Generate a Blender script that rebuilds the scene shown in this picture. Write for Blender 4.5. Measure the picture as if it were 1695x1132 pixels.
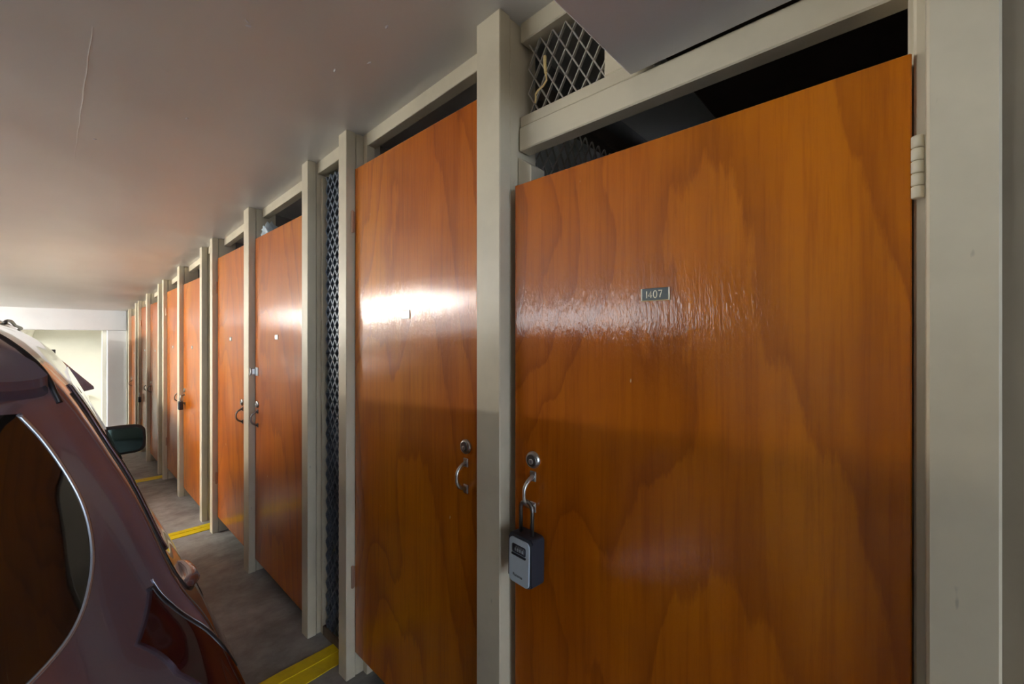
import bpy, bmesh, math, random
from mathutils import Vector, Matrix
R = math.radians
for o in list(bpy.data.objects): bpy.data.objects.remove(o)
S = bpy.context.scene
C = S.collection
random.seed(7)

# ------------------------------------------------------------------ camera
CAMZ = 1.32
F = 694.0
YAW = math.atan2(749, 694)            # camera turned right of the row direction (+Y)
cam = bpy.data.cameras.new('camera')
cam.sensor_fit = 'HORIZONTAL'; cam.sensor_width = 36.0
cam.lens = F / 1695 * 36.0
cam.shift_y = -5.0 / 1695
cam.clip_start = 0.02; cam.clip_end = 200
co = bpy.data.objects.new('camera', cam); C.objects.link(co)
co.location = (0, 0, CAMZ)
co.rotation_euler = (R(90), 0, -YAW)
S.camera = co

# ------------------------------------------------------------------ sky, exposure
w = bpy.data.worlds.new('sky'); S.world = w; w.use_nodes = True
w.node_tree.nodes['Background'].inputs['Color'].default_value = (0.90, 0.95, 1.0, 1)
w.node_tree.nodes['Background'].inputs['Strength'].default_value = 6.0
vs = S.view_settings
vs.view_transform = 'Standard'; vs.look = 'None'; vs.gamma = 1.0; vs.use_curve_mapping = False
vs.exposure = 1.22

# ------------------------------------------------------------------ helpers
def zfloor(y): return -0.043 * y
def zceil(y):
    return CAMZ + (0.90 - 0.029 * y if y < 3.06 else 0.811 - 0.047 * (y - 3.06))

def link(name, me, mat=None, parent=None, loc=None, rot=None, smooth=False):
    o = bpy.data.objects.new(name, me); C.objects.link(o)
    if mat: me.materials.append(mat)
    if parent: o.parent = parent
    if loc is not None: o.location = loc
    if rot is not None: o.rotation_euler = rot
    if smooth:
        for p in me.polygons: p.use_smooth = True
    return o
def tag(o, label=None, cat=None, group=None, kind=None):
    if label: o['label'] = label
    if cat: o['category'] = cat
    if group: o['group'] = group
    if kind or cat: o['kind'] = kind or 'thing'
    return o
def empty(name, loc=(0, 0, 0), rot=(0, 0, 0)):
    o = bpy.data.objects.new(name, None); C.objects.link(o)
    o.location = loc; o.rotation_euler = rot; o.empty_display_size = 0.1
    return o
def bm_to(name, bm, **k):
    bmesh.ops.recalc_face_normals(bm, faces=bm.faces[:])
    me = bpy.data.meshes.new(name); bm.to_mesh(me); bm.free()
    return link(name, me, **k)
def hexa(bm, pts):
    """8 points: bottom ring of 4 then top ring of 4"""
    v = [bm.verts.new(p) for p in pts]
    for f in ((0, 1, 2, 3), (4, 5, 6, 7), (0, 1, 5, 4), (1, 2, 6, 5), (2, 3, 7, 6), (3, 0, 4, 7)):
        bm.faces.new([v[i] for i in f])
    return v
def boxpts(x0, x1, y0, y1, z0, z1):
    return [(x0, y0, z0), (x1, y0, z0), (x1, y1, z0), (x0, y1, z0), (x0, y0, z1), (x1, y0, z1), (x1, y1, z1), (x0, y1, z1)]
def bev(bm, w, seg=1):
    if w > 0:
        bmesh.ops.recalc_face_normals(bm, faces=bm.faces[:])
        bmesh.ops.bevel(bm, geom=bm.edges[:], offset=w, segments=seg, affect='EDGES', profile=0.5)
def box(name, x0, x1, y0, y1, z0, z1, bevel=0.002, **k):
    bm = bmesh.new(); hexa(bm, boxpts(x0, x1, y0, y1, z0, z1)); bev(bm, bevel)
    return bm_to(name, bm, **k)
def rampbox(name, x0, x1, y0, y1, zb, zt, bevel=0.002, **k):
    """box whose bottom and top follow functions of y"""
    bm = bmesh.new()
    hexa(bm, [(x0, y0, zb(y0)), (x1, y0, zb(y0)), (x1, y1, zb(y1)), (x0, y1, zb(y1)),
              (x0, y0, zt(y0)), (x1, y0, zt(y0)), (x1, y1, zt(y1)), (x0, y1, zt(y1))])
    bev(bm, bevel)
    return bm_to(name, bm, **k)
def tube(bm, pts, r, n=10, cap=True, closed=False):
    pts = [Vector(p) for p in pts]; rings = []; m = len(pts)
    up = None
    for i, p in enumerate(pts):
        if closed: t = pts[(i + 1) % m] - pts[i - 1]
        else: t = pts[min(i + 1, m - 1)] - pts[max(i - 1, 0)]
        t.normalize()
        if up is None:
            up = Vector((0, 0, 1)) if abs(t.z) < .9 else Vector((1, 0, 0))
        a = t.cross(up).normalized(); b = a.cross(t).normalized(); up = b
        rr = r[i] if isinstance(r, (list, tuple)) else r
        rings.append([bm.verts.new(p + (a * math.cos(q) + b * math.sin(q)) * rr) for q in [2 * math.pi * k / n for k in range(n)]])
    for i in range(m if closed else m - 1):
        A, B = rings[i], rings[(i + 1) % m]
        for k in range(n): bm.faces.new((A[k], A[(k + 1) % n], B[(k + 1) % n], B[k]))
    if cap and not closed:
        bm.faces.new(rings[0]); bm.faces.new(rings[-1])
def lathe(bm, prof, axis='-x', origin=(0, 0, 0), n=28):
    """prof: list of (r, h); h grows along axis"""
    o = Vector(origin)
    ax = {'-x': (Vector((-1, 0, 0)), Vector((0, 1, 0)), Vector((0, 0, 1))),
          'x': (Vector((1, 0, 0)), Vector((0, 1, 0)), Vector((0, 0, 1))),
          'y': (Vector((0, 1, 0)), Vector((1, 0, 0)), Vector((0, 0, 1))),
          'z': (Vector((0, 0, 1)), Vector((1, 0, 0)), Vector((0, 1, 0)))}[axis]
    rings = []
    for r, h in prof:
        rings.append([bm.verts.new(o + ax[0] * h + (ax[1] * math.cos(q) + ax[2] * math.sin(q)) * max(r, 1e-5)) for q in [2 * math.pi * k / n for k in range(n)]])
    for A, B in zip(rings, rings[1:]):
        for k in range(n): bm.faces.new((A[k], A[(k + 1) % n], B[(k + 1) % n], B[k]))
    bm.faces.new(rings[0]); bm.faces.new(rings[-1])
def text_mesh(name, body, size, depth, mat, parent, loc, rot):
    cu = bpy.data.curves.new(name, 'FONT'); cu.body = body; cu.size = size; cu.extrude = depth
    cu.align_x = 'CENTER'; cu.align_y = 'CENTER'; cu.resolution_u = 3
    t = bpy.data.objects.new(name, cu); C.objects.link(t)
    bpy.context.view_layer.update()
    me = bpy.data.meshes.new_from_object(t.evaluated_get(bpy.context.evaluated_depsgraph_get()))
    bpy.data.objects.remove(t); bpy.data.curves.remove(cu)
    return link(name, me, mat, parent, loc, rot)

# ------------------------------------------------------------------ materials
def mat(name, col, rough=.5, metal=0.0, coat=0.0, coat_rough=.1, spec=.5):
    m = bpy.data.materials.new(name); m.use_nodes = True
    b = m.node_tree.nodes['Principled BSDF']
    b.inputs['Base Color'].default_value = (*col, 1)
    b.inputs['Roughness'].default_value = rough
    b.inputs['Metallic'].default_value = metal
    b.inputs['Coat Weight'].default_value = coat
    b.inputs['Coat Roughness'].default_value = coat_rough
    b.inputs['Specular IOR Level'].default_value = spec
    return m
def N(m, t, **inp):
    n = m.node_tree.nodes.new(t)
    for k, v in inp.items():
        if k in n.inputs: n.inputs[k].default_value = v
        else: setattr(n, k, v)
    return n
def L(m, a, b): m.node_tree.links.new(a, b)
def coords(m, scale=(1, 1, 1), rand=False):
    tc = N(m, 'ShaderNodeTexCoord'); mp = N(m, 'ShaderNodeMapping', Scale=scale)
    L(m, tc.outputs['Object'], mp.inputs['Vector'])
    if rand:
        oi = N(m, 'ShaderNodeObjectInfo'); mul = N(m, 'ShaderNodeMath', operation='MULTIPLY'); mul.inputs[1].default_value = 37.0
        cb = N(m, 'ShaderNodeCombineXYZ')
        L(m, oi.outputs['Random'], mul.inputs[0]); L(m, mul.outputs[0], cb.inputs[1]); L(m, mul.outputs[0], cb.inputs[0])
        L(m, cb.outputs[0], mp.inputs['Location'])
    return mp.outputs['Vector']
def ramp(m, src, stops):
    r = N(m, 'ShaderNodeValToRGB'); cr = r.color_ramp
    while len(cr.elements) > 1: cr.elements.remove(cr.elements[0])
    cr.elements[0].position = stops[0][0]; cr.elements[0].color = (*stops[0][1], 1)
    for p, c in stops[1:]:
        e = cr.elements.new(p); e.color = (*c, 1)
    L(m, src, r.inputs[0]); return r.outputs[0]
def noise(m, vec, scale, detail=4, rough=.55, dist=0.0):
    n = N(m, 'ShaderNodeTexNoise', Scale=scale, Detail=detail, Roughness=rough, Distortion=dist)
    L(m, vec, n.inputs['Vector']); return n.outputs['Fac']
def bump(m, h, strength, dist, to='Normal', normal=None):
    b = N(m, 'ShaderNodeBump', Strength=strength, Distance=dist); L(m, h, b.inputs['Height'])
    if normal is not None: L(m, normal, b.inputs['Normal'])
    if to: L(m, b.outputs[0], m.node_tree.nodes['Principled BSDF'].inputs[to])
    return b.outputs[0]
def mixc(m, fac, a, b, mode='MIX'):
    n = N(m, 'ShaderNodeMix', data_type='RGBA', blend_type=mode)
    if isinstance(fac, (int, float)): n.inputs[0].default_value = fac
    else: L(m, fac, n.inputs[0])
    for s, v in ((6, a), (7, b)):
        if isinstance(v, tuple): n.inputs[s].default_value = (*v, 1)
        else: L(m, v, n.inputs[s])
    return n.outputs[2]
def bsdf(m): return m.node_tree.nodes['Principled BSDF']

def paint(name, col, rough, dirt=.15, bscale=60, bstr=.08):
    m = mat(name, col, rough)
    v = coords(m, rand=True)
    n1 = noise(m, v, 3.0, 5, .6); n2 = noise(m, v, 40, 3)
    d = tuple(c * (1 - dirt * 2) for c in col)
    l = tuple(min(1, c * (1 + dirt * .3)) for c in col)
    c = ramp(m, n1, [(.25, d), (.55, col), (.8, l)])
    # sparse scuffs with a shape of their own
    sc = noise(m, coords(m, (1, 1, .35), True), 55, 2, .5)
    k = ramp(m, sc, [(.74, (0, 0, 0)), (.79, (1, 1, 1))])
    c2 = mixc(m, k, c, tuple(x * .72 for x in col))
    L(m, c2, bsdf(m).inputs['Base Color'])
    bump(m, n2, bstr, .004)
    return m
M = {}
M['post'] = paint('cream_paint', (.69, .61, .455), .42, .10)
M['wallcream'] = paint('tan_wall_paint', (.33, .27, .195), .6, .08)
M['white'] = paint('white_paint', (.80, .82, .86), .6, .03)
M['cream_wall'] = paint('cream_wall_paint', (.82, .80, .70), .7, .03)
M['outside'] = paint('added_wall_paint', (.50, .56, .66), .8, .06)  # bluish so the added outside wall bounces cool light
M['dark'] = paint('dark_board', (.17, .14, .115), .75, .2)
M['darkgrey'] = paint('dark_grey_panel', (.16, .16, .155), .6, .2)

# ceiling: semi-gloss emulsion over rough plaster with patches
m = mat('ceiling_paint', (.52, .49, .45), .38); M['ceiling'] = m
v = coords(m)
big = noise(m, v, .9, 3, .5); L(m, ramp(m, big, [(.3, (.72, .705, .68)), (.7, (.80, .785, .76))]), bsdf(m).inputs['Base Color'])
n0 = noise(m, v, 1.6, 2, .4); n1 = noise(m, v, 22, 4, .6)
vv = N(m, 'ShaderNodeTexVoronoi', Scale=5.5); L(m, v, vv.inputs['Vector'])
pk = ramp(m, vv.outputs['Distance'], [(.0, (1, 1, 1)), (.06, (0, 0, 0))])
b0 = bump(m, n0, .35, .05, None); b1 = bump(m, n1, .12, .004, None, b0); bump(m, pk, .3, .004, 'Normal', b1)
# beam soffit, greyer
m = mat('beam_paint', (.66, .64, .63), .36); M['beam'] = m
v = coords(m); n0 = noise(m, v, 4, 3, .5); n1 = noise(m, v, 40, 3)
b0 = bump(m, n0, .4, .02, None); bump(m, n1, .1, .003, 'Normal', b0)

# concrete floor
m = mat('concrete', (.30, .29, .27), .6); M['floor'] = m
v = coords(m)
n1 = noise(m, v, 1.1, 6, .62, .6); n2 = noise(m, v, 9, 6, .65); n3 = noise(m, v, 130, 3)
c1 = ramp(m, n1, [(.3, (.19, .19, .18)), (.5, (.38, .385, .385)), (.72, (.53, .54, .545))])
c2 = ramp(m, n2, [(.3, (.62, .60, .57)), (.65, (1, 1, 1))])
L(m, mixc(m, 1.0, c1, c2, 'MULTIPLY'), bsdf(m).inputs['Base Color'])
bump(m, n3, .25, .002)
m = mat('pale_bounce_ground', (.22, .22, .22), .9); M['ground'] = m  # made pale so the unseen ground bounces daylight onto the ceiling
v = coords(m); L(m, ramp(m, noise(m, v, 20, 5), [(.3, (.36, .36, .35)), (.7, (.46, .46, .44))]), bsdf(m).inputs['Base Color'])

# yellow line paint
m = mat('yellow_paint', (.80, .56, .0), .5); M['yellow'] = m
v = coords(m); n1 = noise(m, v, 6, 5, .6)
L(m, ramp(m, n1, [(.3, (.74, .52, .0)), (.55, (.96, .74, .0))]), bsdf(m).inputs['Base Color'])
bump(m, noise(m, v, 60, 3), .2, .003)
m = mat('kerb_dirt', (.16, .12, .085), .8); M['kerb'] = m
v = coords(m); L(m, ramp(m, noise(m, v, 8, 5), [(.3, (.08, .06, .045)), (.7, (.24, .18, .12))]), bsdf(m).inputs['Base Color'])

# varnished plywood (rotary cut veneer: broad dark contour figure, fine vertical pores)
def wood(name, lo, mid, hi, dark):
    m = mat(name, mid, .45, coat=.65, coat_rough=.085, spec=.12)
    # cathedral figure of rotary-cut veneer: nested arches, edges ragged along the grain
    def MA(op, a, b=None):
        n = N(m, 'ShaderNodeMath', operation=op)
        for k, v_ in enumerate((a, b)):
            if v_ is None: continue
            if isinstance(v_, (int, float)): n.inputs[k].default_value = v_
            else: L(m, v_, n.inputs[k])
        return n.outputs[0]
    tc = N(m, 'ShaderNodeTexCoord'); sp = N(m, 'ShaderNodeSeparateXYZ'); L(m, tc.outputs['Object'], sp.inputs[0])
    oi = N(m, 'ShaderNodeObjectInfo')
    yc = MA('MULTIPLY', MA('SUBTRACT', oi.outputs['Random'], .5), .45)
    slow = MA('SUBTRACT', noise(m, coords(m, (1, 1, .45), True), 2.6, 2, .5), .5)
    ragged = MA('SUBTRACT', noise(m, coords(m, (1, 1, .16), True), 26, 6, .65), .5)
    dy = MA('ADD', MA('SUBTRACT', sp.outputs['Y'], yc), MA('MULTIPLY', slow, .55))
    fld = MA('ADD', MA('MULTIPLY', sp.outputs['Z'], 1.7), MA('MULTIPLY', MA('MULTIPLY', dy, dy), 15.0))
    fld = MA('ADD', fld, MA('ADD', MA('MULTIPLY', slow, 3.2), MA('MULTIPLY', ragged, .55)))
    band = ramp(m, MA('FRACT', MA('ADD', fld, MA('MULTIPLY', oi.outputs['Random'], 9.0))), [(0, (.0, .0, .0)), (.06, (.85, .85, .85)), (.28, (.30, .30, .30)), (.62, (.04, .04, .04)), (1, (0, 0, 0))])
    big = noise(m, coords(m, (1, 1, .6), True), 1.3, 3, .5)
    base = ramp(m, big, [(.3, lo), (.5, mid), (.7, hi)])
    fine = noise(m, coords(m, (1, 1, .04), True), 80, 5, .7)
    finec = ramp(m, fine, [(.3, (.80, .74, .7)), (.52, (1, 1, 1)), (.72, (1.0, 1.0, 1.0))])
    str2 = noise(m, coords(m, (1, 1, .06), True), 14, 4, .6)
    strc = ramp(m, str2, [(.3, (.84, .78, .75)), (.55, (1, 1, 1))])
    half = N(m, 'ShaderNodeMath', operation='MULTIPLY'); half.inputs[1].default_value = .46; L(m, band, half.inputs[0])
    c = mixc(m, half.outputs[0], base, dark)
    c = mixc(m, 1.0, c, finec, 'MULTIPLY'); c = mixc(m, 1.0, c, strc, 'MULTIPLY')
    vo = N(m, 'ShaderNodeTexVoronoi', Scale=1.6); L(m, coords(m, (1, 1, .6), True), vo.inputs['Vector'])
    kn = ramp(m, vo.outputs['Distance'], [(.0, (1, 1, 1)), (.008, (.6, .6, .6)), (.016, (0, 0, 0))])
    c = mixc(m, kn, c, tuple(x * .35 for x in dark))
    ch = noise(m, coords(m, (1, 1, .5), True), 48, 1.0, .4)
    ck = ramp(m, ch, [(.815, (0, 0, 0)), (.83, (1, 1, 1))])
    c = mixc(m, ck, c, (.75, .5, .28))
    L(m, c, bsdf(m).inputs['Base Color'])
    v2 = coords(m, (1, 1, .22), True)
    h1 = noise(m, v2, 12, 2, .5); h2 = noise(m, v2, 170, 3, .6)
    a = bump(m, h1, .06, .02, None); nn = bump(m, h2, .30, .0022, None, a)
    L(m, nn, bsdf(m).inputs['Coat Normal']); L(m, nn, bsdf(m).inputs['Normal'])
    return m
M['wood'] = wood('orange_varnished_plywood', (.40, .083, .001), (.54, .136, .0015), (.65, .205, .003), (.19, .026, .001))
M['woodedge'] = mat('plywood_edge', (.34, .15, .045), .6)

M['steel'] = mat('satin_nickel', (.62, .62, .60), .3, 1.0)
M['steel_d'] = mat('dark_metal', (.22, .21, .2), .4, 1.0)
M['brass'] = mat('aged_brass', (.42, .30, .15), .42, 1.0)
M['hingep'] = paint('cream_hinge_paint', (.70, .64, .49), .4, .06)
M['copper'] = mat('worn_hinge_metal', (.55, .36, .25), .4, .6)
M['plate'] = mat('black_engraved_plastic', (.035, .05, .05), .35)
M['ivory'] = mat('ivory_lettering', (.85, .80, .62), .5)
M['boxbody'] = mat('dark_slate_plastic', (.030, .038, .055), .45)
M['boxface'] = mat('pale_blue_grey_face', (.58, .68, .76), .4, .05)
M['ink'] = mat('dark_ink', (.04, .05, .07), .5)
M['dial'] = mat('dial_wheel', (.10, .10, .11), .4)
M['mesh'] = mat('daylight_blue_expanded_metal', (.11, .135, .18), .45, .2)  # blue of reflected daylight is put into the base colour
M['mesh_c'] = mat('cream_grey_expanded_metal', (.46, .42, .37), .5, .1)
M['rubber'] = mat('black_rubber', (.02, .02, .022), .6)
M['twist'] = mat('pale_twist_tie', (.92, .70, .32), .6)
M['lamp_body'] = mat('white_enamel', (.85, .85, .83), .4)
# car materials
m = mat('plum_brown_car_paint', (.25, .20, .265), .22, .7, coat=1.0, coat_rough=.04); M['car'] = m
v = coords(m); fl = noise(m, v, 900, 1); bump(m, fl, .03, .001)
M['glass'] = mat('dark_car_glass', (.012, .010, .010), .04, 0, coat=1.0, coat_rough=.02)
M['gasket'] = mat('bright_window_moulding', (.52, .56, .64), .22, .8)
M['trim_black'] = mat('black_trim', (.015, .015, .018), .4)
M['red_lens'] = mat('dark_red_lens', (.035, .005, .007), .1, 0, coat=1.0, coat_rough=.03)
M['mirror'] = mat('mirror_glass', (.045, .065, .062), .03, 1.0)  # dark green tint stands in for a dark reflection
M['rim'] = mat('alloy_rim', (.5, .5, .5), .3, 1.0)
M['suv'] = mat('grey_brown_car_paint', (.36, .34, .31), .35, .3, coat=1.0, coat_rough=.05)
def emis(name, col, st):
    m = mat(name, col, .5); b = bsdf(m)
    b.inputs['Emission Color'].default_value = (*col, 1); b.inputs['Emission Strength'].default_value = st
    return m
M['tube'] = emis('fluorescent_tube', (1.0, .94, .82), 130.0)

# ------------------------------------------------------------------ room shell
XL, XR, Y0, Y1 = -6.5, 2.1, -6.0, 13.6
def sheet(name, zf, x0, x1, y0, y1, thick, ny=60, nx=4, **k):
    bm = bmesh.new(); top = []; bot = []
    for j in range(ny + 1):
        y = y0 + (y1 - y0) * j / ny
        top.append([bm.verts.new((x0 + (x1 - x0) * i / nx, y, zf(y))) for i in range(nx + 1)])
        bot.append([bm.verts.new((x0 + (x1 - x0) * i / nx, y, zf(y) + thick)) for i in range(nx + 1)])
    for j in range(ny):
        for i in range(nx):
            bm.faces.new((top[j][i], top[j][i + 1], top[j + 1][i + 1], top[j + 1][i]))
            bm.faces.new((bot[j][i], bot[j][i + 1], bot[j + 1][i + 1], bot[j + 1][i]))
    for j in range(ny):
        for i in (0, nx): bm.faces.new((top[j][i], top[j + 1][i], bot[j + 1][i], bot[j][i]))
    for i in range(nx):
        for j in (0, ny): bm.faces.new((top[j][i], top[j][i + 1], bot[j][i + 1], bot[j][i]))
    return bm_to(name, bm, **k)
tag(sheet('floor', zfloor, XL, XR, Y0, Y1, -.2, mat=M['floor']), kind='structure')
tag(sheet('ceiling', zceil, XL, XR, Y0, Y1, .2, mat=M['ceiling']), kind='structure')
ceil_o = bpy.data.objects['ceiling']
bm = bmesh.new(); pr = []
for k in range(25):
    y = 1.62 + 1.4 * k / 24; x = .062 + -.0008 * k + .0012 * math.sin(k * 1.7); h = .0008 * (1 - abs(k - 9) / 17)
    pr.append([bm.verts.new((x - .006, y, zceil(y) + .001)), bm.verts.new((x, y, zceil(y) - h)), bm.verts.new((x + .004, y, zceil(y) + .001))])
for a, b in zip(pr, pr[1:]):
    for i in range(2): bm.faces.new((a[i], a[i + 1], b[i + 1], b[i]))
bm_to('joint_ridge', bm, mat=M['ceiling'], parent=ceil_o)
for x, y in ((.345, 1.30), (.352, 1.318), (.40, 1.03), (.33, 2.0), (.62, 1.05), (.60, 1.33), (.19, 1.12), (.10, 2.45), (.66, 1.22)):
    bm = bmesh.new(); bmesh.ops.create_icosphere(bm, subdivisions=1, radius=1)
    a = random.uniform(0, 3)
    for v_ in bm.verts:
        p = v_.co * (1 + random.uniform(-.35, .35)); q = Vector((p.x * .009, p.y * .004, p.z * .0022))
        v_.co = Vector((x + q.x * math.cos(a) - q.y * math.sin(a), y + q.x * math.sin(a) + q.y * math.cos(a), zceil(y) - .0008 + q.z))
    bm_to('paint_chip', bm, mat=M['white'], parent=ceil_o)
tag(box('ground_outside', -60, 60, -60, 60, -1.9, -1.7, 0, mat=M['ground']), kind='structure')
tag(box('added_wall_outside', -14, 12, -11.5, -11.0, -1.7, 3.4, 0, mat=M['outside']), kind='structure')   # unseen building wall added to dim daylight through the back opening
tag(rampbox('wall_right', 2.0, 2.1, -5.9, Y1 - .1, lambda y: zfloor(y) - .05, lambda y: zceil(y) + .05, 0, mat=M['dark']), kind='structure')
tag(rampbox('wall_left', XL, XL + .15, Y0, Y1, lambda y: zfloor(y) - .1, lambda y: zfloor(y) + .95, 0, mat=M['cream_wall']), kind='structure')
tag(rampbox('wall_left', XL, XL + .15, Y0, 3.4, lambda y: zfloor(y) + .95, lambda y: zceil(y) + .05, 0, mat=M['cream_wall']), kind='structure')  # unseen upper wall closed on this stretch to block daylight on the near door
tag(rampbox('added_wall_back', XL + .16, -1.9, -4.2, -4.0, lambda y: zfloor(y) - .05, lambda y: zceil(y) + .05, 0, mat=M['cream_wall']), kind='structure')  # two unseen back walls, added to narrow the daylight opening
tag(rampbox('added_wall_back', .6, XR, -4.2, -4.0, lambda y: zfloor(y) - .05, lambda y: zceil(y) + .05, 0, mat=M['cream_wall']), kind='structure')
tag(rampbox('wall_far', XL, XR, 13.3, 13.5, lambda y: zfloor(y) - .1, lambda y: zceil(y) + .1, 0, mat=M['cream_wall']), kind='structure')
tag(box('trim_1', XL, .45, 13.16, 13.302, -.02, .06, .01, mat=M['cream_wall']), kind='structure')    # ledge on the far wall
# near beam over the camera, far white beam, rib behind it, pillar
SOF = CAMZ + .58
tag(rampbox('ceiling_beam', XL + .2, .858, -.5, .44, lambda y: SOF, lambda y: zceil(y) + .05, .006, mat=M['beam']), kind='structure')
tag(rampbox('ceiling_beam', XL + .2, .80, 9.93, 10.35, lambda y: CAMZ + .150, lambda y: zceil(y) + .05, .006, mat=M['white']), kind='structure')
bm = bmesh.new()
hexa(bm, [(-.62, 10.36, 1.30), (-.40, 10.36, 1.30), (-.40, 13.29, 1.30), (-.62, 13.29, 1.30),
          (-.70, 10.36, 1.80), (-.32, 10.36, 1.80), (-.32, 13.29, 1.62), (-.70, 13.29, 1.62)]); bev(bm, .006)
tag(bm_to('ceiling_joist', bm, mat=M['cream_wall']), kind='structure')
tag(rampbox('pillar', .555, .80, 9.98, 10.30, lambda y: zfloor(y) - .05, lambda y: CAMZ + .152, .008, mat=M['white']), kind='structure')
tag(rampbox('trim_2', .50, .553, 10.10, 10.26, lambda y: zfloor(y) - .02, lambda y: CAMZ + .149, .003, mat=M['cream_wall']), kind='structure')
tag(rampbox('wall_side', .80, .90, 9.94, 13.29, lambda y: zfloor(y) - .05, lambda y: zceil(y) + .05, 0, mat=M['cream_wall']), kind='structure')
# wall beside the nearest locker, right edge of the picture
tag(rampbox('wall_near', .835, .93, -2.2, -.086, lambda y: zfloor(y) - .05, lambda y: zceil(y) + .05, .003, mat=M['wallcream']), kind='structure')
tag(rampbox('trim_3', .812, .834, -.118, -.092, lambda y: zfloor(y) - .01, lambda y: zceil(y) + .01, .003, mat=M['wallcream']), kind='structure')

# yellow bay lines
YL = []
for k, (yc, x0, lab) in enumerate([(1.83, -2.2, 'nearest yellow floor line, ending at the first mesh gap'),
                                   (4.03, -4.6, 'second yellow floor line, between the car and the second mesh gap'),
                                   (6.24, -4.6, 'farthest yellow floor line, beyond the car wing mirror')]):
    t = empty('floor_line', (0, yc, zfloor(yc))); tag(t, lab, 'floor line', 'yellow bay lines on the floor')
    for (a, b, h, nm) in ((-.065, .018, .004, 'paint_strip'), (.012, .075, .007, 'paint_strip')):
        bm = bmesh.new(); n = 40; ring = []
        for i in range(n + 1):
            x = x0 + (.86 - x0) * i / n
            ja = a + random.uniform(-.004, .004); jb = b + random.uniform(-.004, .004)
            ring.append([bm.verts.new((x, ja, -.002 - ja * .043)), bm.verts.new((x, ja, h - ja * .043)), bm.verts.new((x, jb, h - jb * .043)), bm.verts.new((x, jb, -.002 - jb * .043))])
        for p, q in zip(ring, ring[1:]):
            for i in range(4): bm.faces.new((p[i], p[(i + 1) % 4], q[(i + 1) % 4], q[i]))
        bm.faces.new(ring[0]); bm.faces.new(ring[-1])
        bm_to(nm, bm, mat=M['yellow'], parent=t)

# ------------------------------------------------------------------ locker front: posts, rails, mesh, doors
XP, XD = .791, .825          # post face, door face
POST = [  # y near, y far, label
    (.777, .869, 'broad cream post between the numbered near door and the second door', 1),
    (1.650, 1.720, 'cream post between the second door and the first mesh gap', 0),
    (2.040, 2.111, 'cream post on the far side of the first mesh gap', 0),
    (2.945, 3.045, 'cream post beside the shiny hasp, between third and fourth doors', 1),
    (3.850, 3.921, 'cream post just before the second mesh gap', 0),
    (4.200, 4.271, 'cream post on the far side of the second mesh gap', 0),
    (5.155, 5.250, 'cream post behind the dangling dark padlock, between fifth and sixth doors', 1),
    (6.070, 6.141, 'cream post standing at the end of the farthest yellow line', 0),
    (6.405, 6.475, 'cream post on the far side of the third mesh gap', 0),
    (7.365, 7.460, 'distant cream post right of the wing mirror, between seventh and eighth doors', 1),
    (8.260, 8.331, 'distant cream post after the eighth door from the camera', 0),
    (8.600, 8.671, 'second last visible cream post toward the far white beam', 0),
    (9.520, 9.600, 'last cream post in the row, next to the far white beam', 0),
]
def post(y0, y1, label, center, idx):
    ym = (y0 + y1) / 2
    t = empty('wooden_post', (0, ym, zfloor(ym))); tag(t, label, 'post', 'cream posts of the locker row')
    zb = lambda y: zfloor(y + ym) - t.location.z - .004
    zt = lambda y: zceil(y + ym) - t.location.z - .0005
    h = (y1 - y0) / 2
    rampbox('front_board', XP, XP + .040, -h, h, zb, zt, .0025, mat=M['post'], parent=t)
    rampbox('back_stud', XP + .043, XP + .155, -h + .004, h - .004, zb, zt, .003, mat=M['post'], parent=t)
    # door stops behind the doors
    zd = (SOF - .075 if idx == 0 else zceil(ym) - .055) - t.location.z
    if idx == 0:
        bm = bmesh.new()
        hexa(bm, [(XD + .04, -h - .045, zb(0)), (XD + .10, -h - .045, zb(0)), (XD + .10, -h + .002, zb(0)), (XD + .04, -h + .002, zb(0)),
                  (XD + .04, -h - .045, zd - .035), (XD + .10, -h - .045, zd - .035), (XD + .10, -h + .002, zd), (XD + .04, -h + .002, zd)]); bev(bm, .002)
        bm_to('door_stop', bm, mat=M['post'], parent=t)
    sides = {0: (1,), 1: (-1,), 2: (1,)}.get(idx, ())
    for s in sides:
        ya, yb = (h - .002, h + .03) if s > 0 else (-h - .03, -h + .002)
        rampbox('door_stop', XD + .04, XD + .075, ya, yb, zb, zt, .002, mat=M['post'], parent=t)
    return t
for i, p in enumerate(POST): post(*p[:3], p[3], i)

# right-hand corner post beside the near door
t = empty('wooden_post', (0, -.06, zfloor(-.06))); tag(t, 'wide cream corner post at the right edge, beside the painted hinge', 'post', 'cream posts of the locker row')
zb = lambda y: zfloor(y - .06) - t.location.z - .004; zt = lambda y: zceil(y - .06) - t.location.z + .004
zts = lambda y: SOF - t.location.z + .004
rampbox('front_board', XP - .004, XP + .04, -.032, .0345, zb, zts, .003, mat=M['post'], parent=t)
rampbox('back_stud', XP + .043, XP + .15, -.024, .046, zb, zts, .003, mat=M['post'], parent=t)
rampbox('door_stop', XD + .04, XD + .09, .04, .0515, zb, zts, .002, mat=M['post'], parent=t)

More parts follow.
